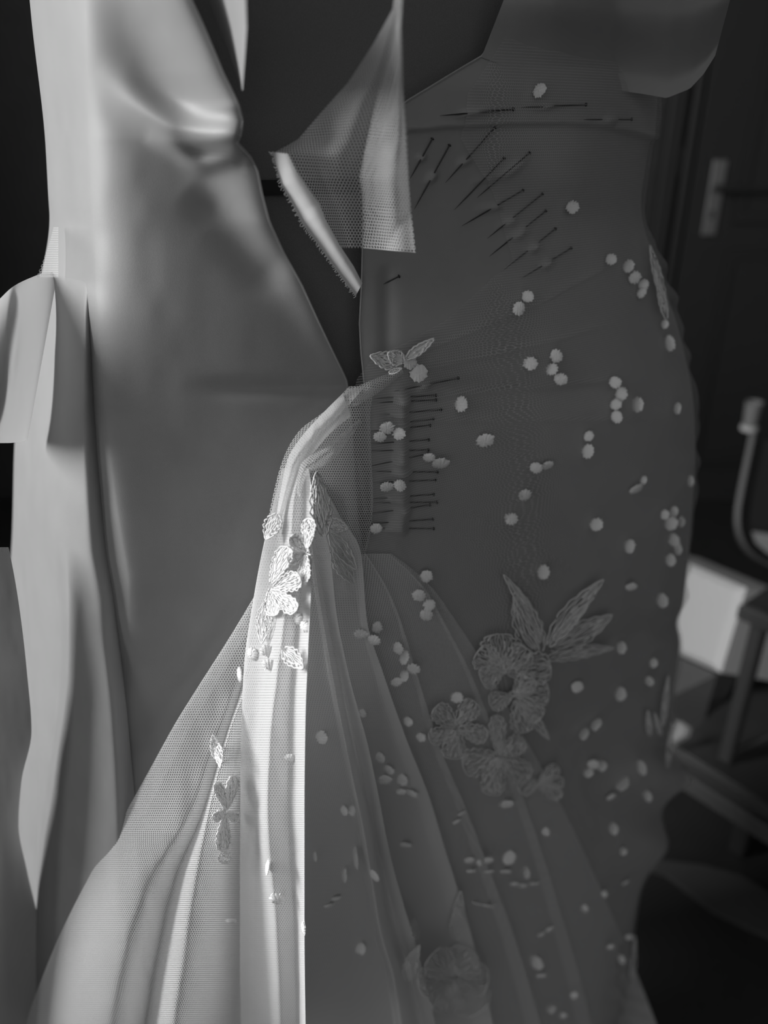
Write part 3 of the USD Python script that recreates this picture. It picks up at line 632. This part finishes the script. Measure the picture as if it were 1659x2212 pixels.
h_r = [(622, 332), (642, 372), (664, 404), (690, 440), (706, 480), (734, 530), (764, 575), (783, 612)]
P4, uv4 = two('hem_strip', h_l, h_r, [.016, .013, .011, .009, .007, .005], [.032, .029, .027, .025, .022, .018], M_lace, .004, 4, n=90, w=14)
hem = obj('hem_strip', grid_mesh(P4), M_lace, flap, smooth=True, label='folded pale hem strip along the frayed edge of the net')
fr_ = []
for i in range(0, 90):
    p = P4[i, 0]; t = P4[min(i + 1, 89), 0] - P4[max(i - 1, 0), 0]; t /= np.linalg.norm(t)
    nn = np.cross(t, FV); nn /= np.linalg.norm(nn); nn *= -np.sign(nn @ (P4[i, -1] - p))
    e = p + nn * rng.uniform(.0004, .0014) + t * rng.uniform(-.001, .001)
    fr_.append(tube(np.array([p - nn * .0004, (p + e) / 2 + rng.normal(0, .0002, 3), e]), .00016, 4))
obj('frayed_threads', cat_(fr_), M_thread, flap, kind='stuff')


# ------------------------------------------------------------------ blurred drapes at the left, near the lens
drape = thing('side_drape', 'bright out-of-focus swag of pale fabric hanging at the left hip', 'drape')
yy = lambda *v: list(zip((590, 760, 955, 1200, 1500, 1800, 2260), v))
DB = [(90, 590), (62, 800), (32, 955), (30, 1180), (58, 1300), (70, 1450), (82, 1620), (84, 1720), (80, 1850), (72, 2000), (60, 2260)]
D1 = [(108, 590), (92, 800), (80, 955), (84, 1180), (100, 1300), (112, 1620), (110, 1850), (100, 2260)]
D2 = [(128, 590), (118, 800), (106, 955), (104, 1180), (130, 1300), (150, 1620), (150, 1850), (140, 2260)]
D3 = [(150, 590), (152, 800), (146, 955), (150, 1180), (160, 1300), (190, 1620), (200, 1850), (190, 2260)]
D4 = [(176, 590), (180, 800), (178, 955), (186, 1180), (205, 1300), (240, 1620), (250, 1850), (250, 2260)]
D5 = [(190, 590), (200, 800), (212, 955), (232, 1180), (250, 1300), (282, 1620), (300, 1850), (310, 2260)]
sheet('long_fold', [(DB, yy(-.002, .002, .003, .003, .003, .003, .003)), (D1, yy(-.002, .006, .007, .007, .008, .009, .010)), (D2, yy(-.002, .006, .008, .009, .012, .015, .016)), (D3, yy(-.002, .009, .012, .013, .017, .021, .023)), (D4, yy(-.002, .008, .011, .013, .018, .023, .026)), (D5, yy(-.002, -.002, -.002, -.002, -.001, .002, .006))],
      588, 2258, drape, M_satin, 120, 10, 0, wob=.0015, seed=21, reg=False, under=relief_left)
def patch(name, top, bot, depth, parent, mt, n=60, w=70):
    """a soft gathered piece between an upper and a lower outline; depth(s, t) from the lens"""
    def rs(q):
        q = np.array(q, float); s_ = np.r_[0, np.cumsum(np.linalg.norm(np.diff(q, axis=0), axis=1))]; s_ /= s_[-1]; t = np.linspace(0, 1, w)
        return PchipInterpolator(s_, q[:, 0])(t), PchipInterpolator(s_, q[:, 1])(t)
    (tx, ty), (bx, by) = rs(top), rs(bot); t = np.linspace(0, 1, n)[:, None]; sg = np.linspace(0, 1, w)[None, :]
    X, Y = tx + (bx - tx) * t, ty + (by - ty) * t
    return obj(name, grid_mesh(at_depth(X, Y, depth(sg, t))), mt, parent, smooth=True)
patch('gathered_puff', [(-110, 760), (-60, 700), (-10, 655), (30, 618), (66, 600), (96, 590), (125, 588)], [(-110, 956), (-60, 956), (-20, 956), (0, 957), (20, 957), (38, 955), (60, 950)],
      lambda s_, t: .332 + .03 * s_ - .030 * np.sqrt(np.clip(np.sin(np.pi * (t * .86 + .02)), 0, 1)) + .010 * np.exp(-((s_ - .42 - .06 * t) / .05) ** 2) * np.sin(np.pi * t) + .048 * smoothstep(s_, .62, 1.0) + .008 * np.exp(-((s_ - .72) / .05) ** 2 - ((t - .45) / .2) ** 2) + .012 * np.exp(-((s_ - .25) / .12) ** 2 - ((t - .5) / .25) ** 2), drape, M_sheer)
y3 = lambda *v: list(zip((1180, 1450, 1700, 1900, 2260), v))
sheet('outer_fold', [([(-110, 1180), (-110, 2260)], y3(.36, .37, .39, .42, .46)), ([(-55, 1180), (-40, 1450), (-30, 1700), (-30, 2260)], y3(.36, .37, .40, .43, .47)), ([(-20, 1180), (10, 1450), (14, 1700), (10, 1900), (30, 2260)], y3(.365, .385, .42, .46, .51)),
      ([(18, 1180), (40, 1300), (58, 1450), (68, 1580), (46, 1690), (40, 1780), (58, 1880), (85, 2000), (110, 2260)], y3(.37, .40, .445, .49, .56))], 1182, 2258, drape, M_satin, 90, 10, 0, absolute=True, wob=.006, seed=30, reg=False)
sheet('side_wing', [([(118, 480), (100, 545), (78, 600)], [(480, .34), (600, .33)]), ([(121, 480), (112, 545), (100, 600)], [(480, .36), (600, .335)]), ([(126, 480), (126, 545), (126, 600)], [(480, .375), (600, .375)])], 490, 600, drape, M_net_fine, 30, 8, 0, absolute=True, reg=False)

# ------------------------------------------------------------------ front surface of all the tulle, for the embroidery that lies on it
FRONT = np.vstack(SHEETS + [Pv.reshape(-1, 3)])
fx, fy, fz = project(FRONT); near = fz < zb(fx, fy) + .02; fx, fy, fz = fx[near], fy[near], fz[near]; TREE = cKDTree(np.stack([fx, fy], 1))
def front(px, py, r=9.0):
    px, py = np.broadcast_arrays(np.asarray(px, float), np.asarray(py, float)); q = np.stack([px.ravel(), py.ravel()], 1)
    d, i = TREE.query(q, k=24, distance_upper_bound=r)
    z = np.where(np.isfinite(d), fz[np.minimum(i, len(fz) - 1)], 9.0).min(1)
    b = zb(q[:, 0], q[:, 1]) - .004
    return np.where(z > 5, b, z).reshape(px.shape)
def on_front(px, py, off): return at_depth(px, py, front(px, py) - off)

def disc(px, py, rx, ry, ang, seed):
    r = np.random.default_rng(seed); Z = float(front(px, py)) - .0010
    c = at_depth(np.array(float(px)), np.array(float(py)), np.array(Z)); R = max(rx, ry) * Z / FPX
    a = math.radians(ang if rx >= ry else ang + 90)
    e1 = math.cos(a) * RV - math.sin(a) * UV; e2 = math.sin(a) * RV + math.cos(a) * UV
    tilt = math.acos(np.clip(min(rx, ry) / max(rx, ry), .25, 1)); e2 = math.cos(tilt) * e2 - math.sin(tilt) * FV; nn = np.cross(e1, e2); nn *= -np.sign(nn @ FV)
    na, nr = 40, 6; th = np.linspace(0, 2 * np.pi, na, endpoint=False); ph = r.uniform(0, 6.28); lob = r.integers(11, 15)
    rr = np.linspace(0, 1, nr + 1)[1:]
    edge = 1 + .08 * np.sin(lob * th + ph) + .06 * np.sin(2 * th + 2 * ph) + .06 * r.normal(size=na)
    x = rr[:, None] * np.cos(th) * edge; y = rr[:, None] * np.sin(th) * edge
    h = .0009 * (1 - rr[:, None] ** 3) + .00010 * np.cos(x * 17 + ph) * (rr[:, None] < .99) + .00005 * r.normal(size=x.shape) + .00035 * x * math.sin(ph)
    top = c + R * (x[..., None] * e1 + y[..., None] * e2) + h[..., None] * nn
    bot = c + R * (x[..., None] * e1 + y[..., None] * e2)[-1:] - .0004 * nn
    P = np.concatenate([top, bot]); V = np.vstack([P.reshape(-1, 3), [c + .001 * nn, c - .0004 * nn]])
    i = np.arange((nr + 1) * na).reshape(nr + 1, na); j = np.roll(i, -1, 1); k0 = (nr + 1) * na
    f = np.vstack([np.stack([i[:-1], i[1:], j[1:]], -1).reshape(-1, 3), np.stack([i[:-1], j[1:], j[:-1]], -1).reshape(-1, 3),
                   np.stack([np.full(na, k0), i[0], j[0]], -1), np.stack([np.full(na, k0 + 1), j[-1], i[-1]], -1)])
    return trimesh.Trimesh(V, f, process=False)
DOTS = """1121 667 14 13 0;1140 640 12 13 0;1146 785 15 15 0;1202 769 14 13 0;1192 798 11 13 0;1211 819 14 12 30;1329 826 12 13 0;1342 851 12 14 0;1330 874 10 12 0;1332 901 11 13 0;1377 874 7 17 0;1463 882 4 12 0;996 873 14 16 0;1048 952 18 14 0;1272 942 10 11 0;1270 975 11 15 0;1158 1011 13 12 0;1183 1006 14 7 -12;1375 1057 16 8 -20;1390 1037 4 10 20;
1134 1070 15 11 -8;1104 1121 14 14 0;1288 1133 11 15 15;1436 1112 8 10 0;1455 1105 6 11 0;1449 1131 10 16 0;1455 1166 9 14 0;1463 1186 7 12 0;1448 1210 8 13 0;1471 1127 3 12 0;1491 1039 3 12 0;1360 1180 8 14 10;1174 1236 13 15 0;905 807 19 17 0;886 783 15 14 0;836 925 15 13 0;820 944 13 11 0;862 937 13 14 0;927 989 13 9 10;952 1002 20 9 -3;836 1052 14 10 -10;864 1049 13 13 0;812 1142 13 11 0;
921 1245 14 13 0;905 1287 15 13 0;928 1307 13 13 0;921 1328 15 13 0;1359 1181 7 13 0;1364 1268 12 9 0;1430 1297 9 15 0;1342 1399 8 13 25;1411 1432 7 10 25;1340 1499 9 15 5;1402 1471 7 11 0;1247 1484 13 13 0;1261 1585 5 14 25;1287 1565 6 14 40;1281 1652 13 12 0;1300 1654 7 12 35;1271 1669 6 11 45;1385 1659 7 15 0;1344 1692 5 17 50;1320 1722 10 8 -30;1398 1720 6 12 0;
987 1507 13 13 0;881 1559 10 11 0;860 1401 11 13 -20;873 1420 10 15 15;893 1446 15 13 0;873 1460 9 12 30;868 1685 12 14 -25;867 1711 11 9 0;888 1714 14 9 30;1094 1738 16 12 0;909 1593 10 11 0;780 1370 14 11 15;815 1355 12 12 0;808 1383 14 11 35;643 1337 10 12 0;658 1353 10 13 10;545 1413 12 13 0;578 1407 16 14 0;581 1436 15 14 0;517 1456 6 16 0;695 1593 13 14 0;626 1638 12 10 -15;820 1636 11 13 -20;
840 1664 13 10 35;831 1685 15 13 0;857 1474 12 11 0;783 1541 8 10 0;743 1751 8 11 0;759 1751 9 11 0;767 1849 4 23 0;743 1889 5 16 5;681 1850 3 10 0;808 1892 9 15 -25;727 1941 11 6 -15;712 1956 12 6 -15;599 1942 16 15 0;578 1874 4 15 15;499 1989 12 7 0;778 2049 11 13 10;656 2005 4 14 0;876 1826 12 8 15;999 1757 11 5 -25;987 1775 10 6 -25;1179 1797 9 9 0;1014 1859 11 9 0;1035 1864 7 7 0;
1056 1859 11 9 0;1100 1853 15 15 0;1018 1882 10 6 0;1056 1883 11 6 0;1091 1883 12 7 0;1136 1885 5 12 20;1110 1910 11 7 0;1130 1914 11 7 0;1154 1909 11 6 0;1054 1957 13 6 15;1030 1951 10 3 15;1187 2008 9 7 -25;1169 2019 9 6 -25;1158 2079 12 16 0;1169 2108 11 8 0;1190 2180 10 10 0;1217 2194 9 8 0;1325 1790 7 12 20;1352 1907 8 5 -25;1359 2025 8 7 20;1319 2046 8 7 0;1263 1962 7 8 0;1342 2072 6 9 0;
1305 1931 6 7 0;1346 1839 4 9 30;1237 447 13 14 0;1165 195 12 15 0;1320 560 10 12 0;1357 575 8 14 -10;1372 600 13 12 0;1390 616 10 12 0;1386 632 8 11 0;1446 742 6 16 -15;1436 700 5 10 0;1240 2150 8 8 0"""
for n, t in enumerate(DOTS.replace('\n', '').split(';')):
    x, y, rx, ry, an = map(float, t.split())
    obj('embroidered_dot', disc(x, y, rx, ry, an, 100 + n), M_thread, tulle, smooth=40)

def stitch(path, off, r=.00024, jit=.5, seed=0, base=None):
    g = np.random.default_rng(seed); p = np.array(path, float) + g.normal(0, jit, (len(path), 2))
    q = on_front(p[:, 0], p[:, 1], off) if base is None else at_depth(p[:, 0], p[:, 1], base(p[:, 0], p[:, 1]) - off)
    return tube(q, r * g.uniform(.8, 1.25), 4)
def lying(px, py):
    """a smooth depth just in front of every layer under the given pixels, following the gown"""
    a = zb(px, py) - front(px, py); A = np.stack([np.ones_like(px), (px - px.mean()) / 100, (py - py.mean()) / 100], 1)
    k = np.linalg.lstsq(A, a, rcond=None)[0]; res = np.quantile(a - A @ k, .9); mx, my = px.mean(), py.mean()
    return lambda x, y: zb(x, y) - (k[0] + k[1] * (x - mx) / 100 + k[2] * (y - my) / 100 + res)
def petal(base, tip, width, n=9, seed=0, off=.0014, curl=0.0, ground=False, scallop=7, wig=1.4, lift=.0015, shape=.8, r=.00030, round_=False):
    """an embroidered petal or leaf: radiating threads and a scalloped outline, with an open stitched ground where asked"""
    g = np.random.default_rng(seed); b, t = np.array(base, float), np.array(tip, float); d = t - b; L = np.hypot(*d); d /= L; nr = np.array([-d[1], d[0]])
    def P(s, w):
        s, w = np.clip(np.asarray(s, float), 0, 1), np.asarray(w, float)
        wd = width * (s ** .6 * np.sqrt(np.clip(1 - s ** 5, 0, 1)) if round_ else np.sin(np.pi * s ** shape) ** .8)
        c = b + np.outer(s * L, d) + np.outer(curl * L * s * s, nr)
        return c + (wd * w)[:, None] * nr
    out = []; S2 = np.linspace(0.02, 1, 40)
    outl = [P(S2, sd * (1 + .09 * np.sin(S2 * np.pi * scallop * 1.6))) for sd in (-1, 1)]
    q = np.vstack(outl); Zf = lying(q[:, 0], q[:, 1]); n = int(n * 1.25)
    for w in np.linspace(-.9, .9, n):
        s0 = g.uniform(0.02, .22)
        S = np.linspace(s0, g.uniform(.86, 1.0), 13)
        p = P(S, w * (0.55 + .45 * S)); p += np.outer(np.sin(S * 16 + g.uniform(0, 6)) * wig, nr)
        out.append(stitch(p, off + lift * S * (1 - .5 * abs(w)), r, .35, int(g.integers(1e6)), Zf))
    for p in outl: out.append(stitch(p, off + .0004 + lift * S2, r * 1.35, .25, int(g.integers(1e6)), Zf))
    for k in range(int(n * 1.6)):                      # short filling stitches
        s0, w0 = g.uniform(.2, .9), g.uniform(-.85, .85); S = s0 + np.array([0, .05, .1]); out.append(stitch(P(S, np.full(3, w0)), off + .0003 + lift * S, r * 1.3, .4, int(g.integers(1e6)), Zf))
    if ground:
        sg, wg = np.linspace(.03, .97, 12), np.linspace(-.95, .95, 7); G = []
        for s_ in sg:
            p = P(np.full(7, s_), wg); G.append(at_depth(p[:, 0], p[:, 1], Zf(p[:, 0], p[:, 1]) - off + .0005 - lift * s_))
        out.append(grid_mesh(np.stack(G)))
    return cat_(out)
def flower(label, petals, centre=None, **kw):
    f = UsdGeom.Xform.Define(stage, numbered(tulle.GetPath().pathString + '/embroidered_flower')).GetPrim()
    for i, p in enumerate(petals):
        k = dict(kw); k['round_'] = True; k.update(p[3] if len(p) > 3 else {}); wide = 1.0 if k.get('ground') else 1.55
        obj('petal', petal(p[0], p[1], p[2] * wide, seed=int(p[0][0] * 7 + p[1][1] * 3 + i), **k), M_thread, f, smooth=True)
    if centre:
        cx, cy, r = centre; g = np.random.default_rng(int(cx)); ms = []
        for i in range(26):
            a, q = g.uniform(0, 6.28), r * math.sqrt(g.uniform(0, 1)); x, y = cx + q * math.cos(a), cy + q * math.sin(a); b = g.uniform(0, 6.28)
            ms.append(stitch([(x - 4 * math.cos(b), y - 4 * math.sin(b)), (x, y), (x + 4 * math.cos(b), y + 4 * math.sin(b))], .003, .0004, .2, i))
        obj('centre_knot', cat_(ms), M_thread, f, smooth=True)
    return f
def leaf(*a, **k): obj('embroidered_leaf', petal(*a, **k), M_thread, tulle, smooth=True)
# the spray on the right hip
leaf((1168, 1412), (1100, 1285), 30, n=9, seed=1, off=.004, curl=.10)
leaf((1172, 1390), (1113, 1232), 13, n=4, seed=2, off=.006, curl=-.16, wig=.5)
leaf((1182, 1398), (1281, 1238), 20, n=7, seed=3, off=.004, curl=.14)
leaf((1195, 1385), (1274, 1300), 10, n=4, seed=4, off=.007, curl=0, wig=.5)
leaf((1186, 1402), (1328, 1340), 24, n=8, seed=5, off=.0022, curl=-.08)
leaf((1180, 1424), (1322, 1383), 15, n=7, seed=6, off=.005, curl=.12)
flower('', [((1082, 1440), (1075, 1370), 32), ((1085, 1445), (1030, 1410), 26), ((1090, 1450), (1140, 1402), 26), ((1095, 1452), (1190, 1440), 30), ((1085, 1450), (1040, 1470), 22)], (1090, 1448, 14), off=.0045, n=9)
flower('', [((1110, 1500), (1186, 1498), 26), ((1110, 1500), (1150, 1462), 20), ((1105, 1505), (1058, 1520), 18), ((1115, 1510), (1135, 1582), 22), ((1115, 1508), (1170, 1550), 20)], (1112, 1502, 16), off=.0035, n=9)
leaf((1152, 1540), (1174, 1602), 10, n=4, seed=7, off=.003, curl=-.2)
flower('', [((985, 1570), (940, 1528), 20), ((985, 1570), (1026, 1516), 20), ((990, 1572), (1052, 1592), 17), ((985, 1575), (978, 1640), 22), ((980, 1575), (928, 1598), 16)], (987, 1572, 16), off=.003, n=8)
flower('', [((1078, 1632), (1074, 1545), 15), ((1078, 1632), (1000, 1655), 26), ((1078, 1635), (1060, 1718), 22), ((1080, 1632), (1142, 1682), 22), ((1082, 1628), (1132, 1600), 18)], (1080, 1632, 18), off=.003, n=9)
flower('', [((1165, 1690), (1206, 1656), 13), ((1165, 1690), (1218, 1690), 13), ((1160, 1692), (1212, 1722), 13), ((1165, 1690), (1120, 1700), 18)], None, off=.0025, n=7)
flower('', [((985, 2110), (930, 2065), 30), ((985, 2110), (1010, 2050), 30), ((990, 2112), (1055, 2120), 30), ((985, 2115), (1040, 2185), 34), ((980, 2112), (960, 2190), 32), ((978, 2110), (905, 2130), 28)], (985, 2112, 20), off=.002, n=9)
leaf((985, 2020), (996, 1925), 12, n=4, seed=8, off=.002)
leaf((985, 2030), (990, 1960), 14, n=4, seed=31, off=.003)
leaf((900, 2030), (895, 1985), 9, n=4, seed=9, off=.002)
leaf((880, 2120), (890, 2040), 14, n=5, seed=10, off=.002, curl=.2)
# embroidery on the bright pleats
flower('', [((664, 1186), (668, 1120), 20), ((662, 1190), (628, 1160), 18), ((660, 1194), (622, 1212), 16), ((662, 1198), (655, 1258), 18)], (658, 1192, 12), off=.003, n=9, wig=2.2, r=.00034, ground=True)
leaf((700, 1160), (684, 1020), 22, n=9, seed=11, off=.004, wig=2.5, ground=False)
leaf((705, 1128), (752, 1142), 14, n=7, seed=12, off=.003, r=.0004)
leaf((712, 1150), (770, 1230), 16, n=3, seed=13, off=.003, ground=False)
leaf((718, 1185), (765, 1262), 18, n=8, seed=14, off=.003, r=.0003)
flower('', [((585, 1260), (622, 1182), 26), ((590, 1270), (650, 1250), 28), ((585, 1275), (640, 1320), 24), ((585, 1270), (590, 1330), 22)], None, off=.002, n=6, lift=.0008, ground=True)
leaf((600, 1110), (574, 1165), 18, n=7, seed=15, off=.0025, r=.0004)
leaf((612, 1400), (655, 1445), 18, n=6, seed=16, off=.002)
leaf((575, 1300), (565, 1390), 16, n=5, seed=17, off=.002)
flower('', [((490, 1748), (508, 1676), 17), ((490, 1750), (468, 1690), 14), ((490, 1756), (516, 1770), 14), ((486, 1760), (480, 1838), 20), ((484, 1752), (462, 1770), 12)], (478, 1758, 10), off=.003, n=9, wig=2.0, r=.00036, ground=True)
leaf((468, 1640), (460, 1588), 9, n=4, seed=18, off=.003)
leaf((470, 1605), (476, 1658), 8, n=4, seed=19, off=.003)
leaf((480, 1840), (492, 1866), 14, n=4, seed=20, off=.003)
# fringed motif and rolled petal at the top of the pinned edge
leaf((868, 788), (800, 768), 18, n=10, seed=21, off=.004, wig=2.5, r=.00034)
leaf((872, 782), (838, 762), 16, n=8, seed=22, off=.006, r=.0004)
leaf((876, 776), (938, 732), 10, n=6, seed=23, off=.005, r=.00045, wig=.6)
leaf((840, 806), (868, 796), 5, n=3, seed=24, off=.005)
# edging along the right silhouette
for k, (a_, b_, w_) in enumerate([((1436, 655), (1404, 530), 9), ((1440, 690), (1420, 600), 8), ((1428, 1590), (1414, 1540), 5), ((1404, 1590), (1400, 1535), 6), ((1432, 1570), (1444, 1460), 6), ((1442, 1660), (1452, 1560), 6), ((1366, 2130), (1372, 2020), 6)]):
    leaf(a_, b_, w_, n=4, seed=40 + k, off=.001, lift=.0005)

# ------------------------------------------------------------------ pins
ORD = ['first', 'second', 'third', 'fourth', 'fifth', 'sixth', 'seventh', 'eighth', 'ninth', 'tenth', 'eleventh', 'twelfth', 'thirteenth', 'fourteenth', 'fifteenth', 'sixteenth']
def pin(h, t, label, group, offh=.0015, offt=.0012):
    q = np.array([h, t], float); rel = np.clip(relief_right(q[:, 0], q[:, 1]), -.001, None)
    a, b = pt(q[0, 0], q[0, 1], rel[0] + offh), pt(q[1, 0], q[1, 1], rel[1] + offt)
    d = (b - a) / np.linalg.norm(b - a)
    p = thing('dressmaking_pin', label, 'pin', group)
    n = 8; s = np.linspace(0, 1, n)[:, None]; r = np.r_[np.full(n - 2, .00034), .00024, .00006]
    obj('shaft', tube(a + (b - a) * s, r, 8), M_pin, p)
    obj('pin_head', tube(np.array([a - d * .0004, a - d * .0001, a + d * .0001]), np.array([.0006, .0009, .0009]), 12), M_pin, p)
for k, i in enumerate(np.argsort([p[0][0] for p in PINS])):
    pin(*PINS[i], f'slanting dressmaking pin in the fan below the bodice band, its head {ORD[k]} from the left', 'slanting pins below the bodice band')
for k, (b_, o_) in enumerate(zip(BAND, (.0018, .0032, .0032, .0022))):
    pin(*b_, ['long level pin in the bodice band, leftmost of the band', 'long level pin in the bodice band, second from the left', 'level pin in the bodice band, third from the left and lowest', 'tiny upright pin at the right end of the bodice band'][k], 'pins in the bodice band', o_, o_ - .0002)
for k, w_ in enumerate(WAIST):
    pin(*w_, f'level dressmaking pin in the column beside the open back, {ORD[k]} from the top', 'pins in the column beside the open back')
pin((862, 597), (828, 614), 'lone short pin on the bare cloth below the net flap', 'single pins')
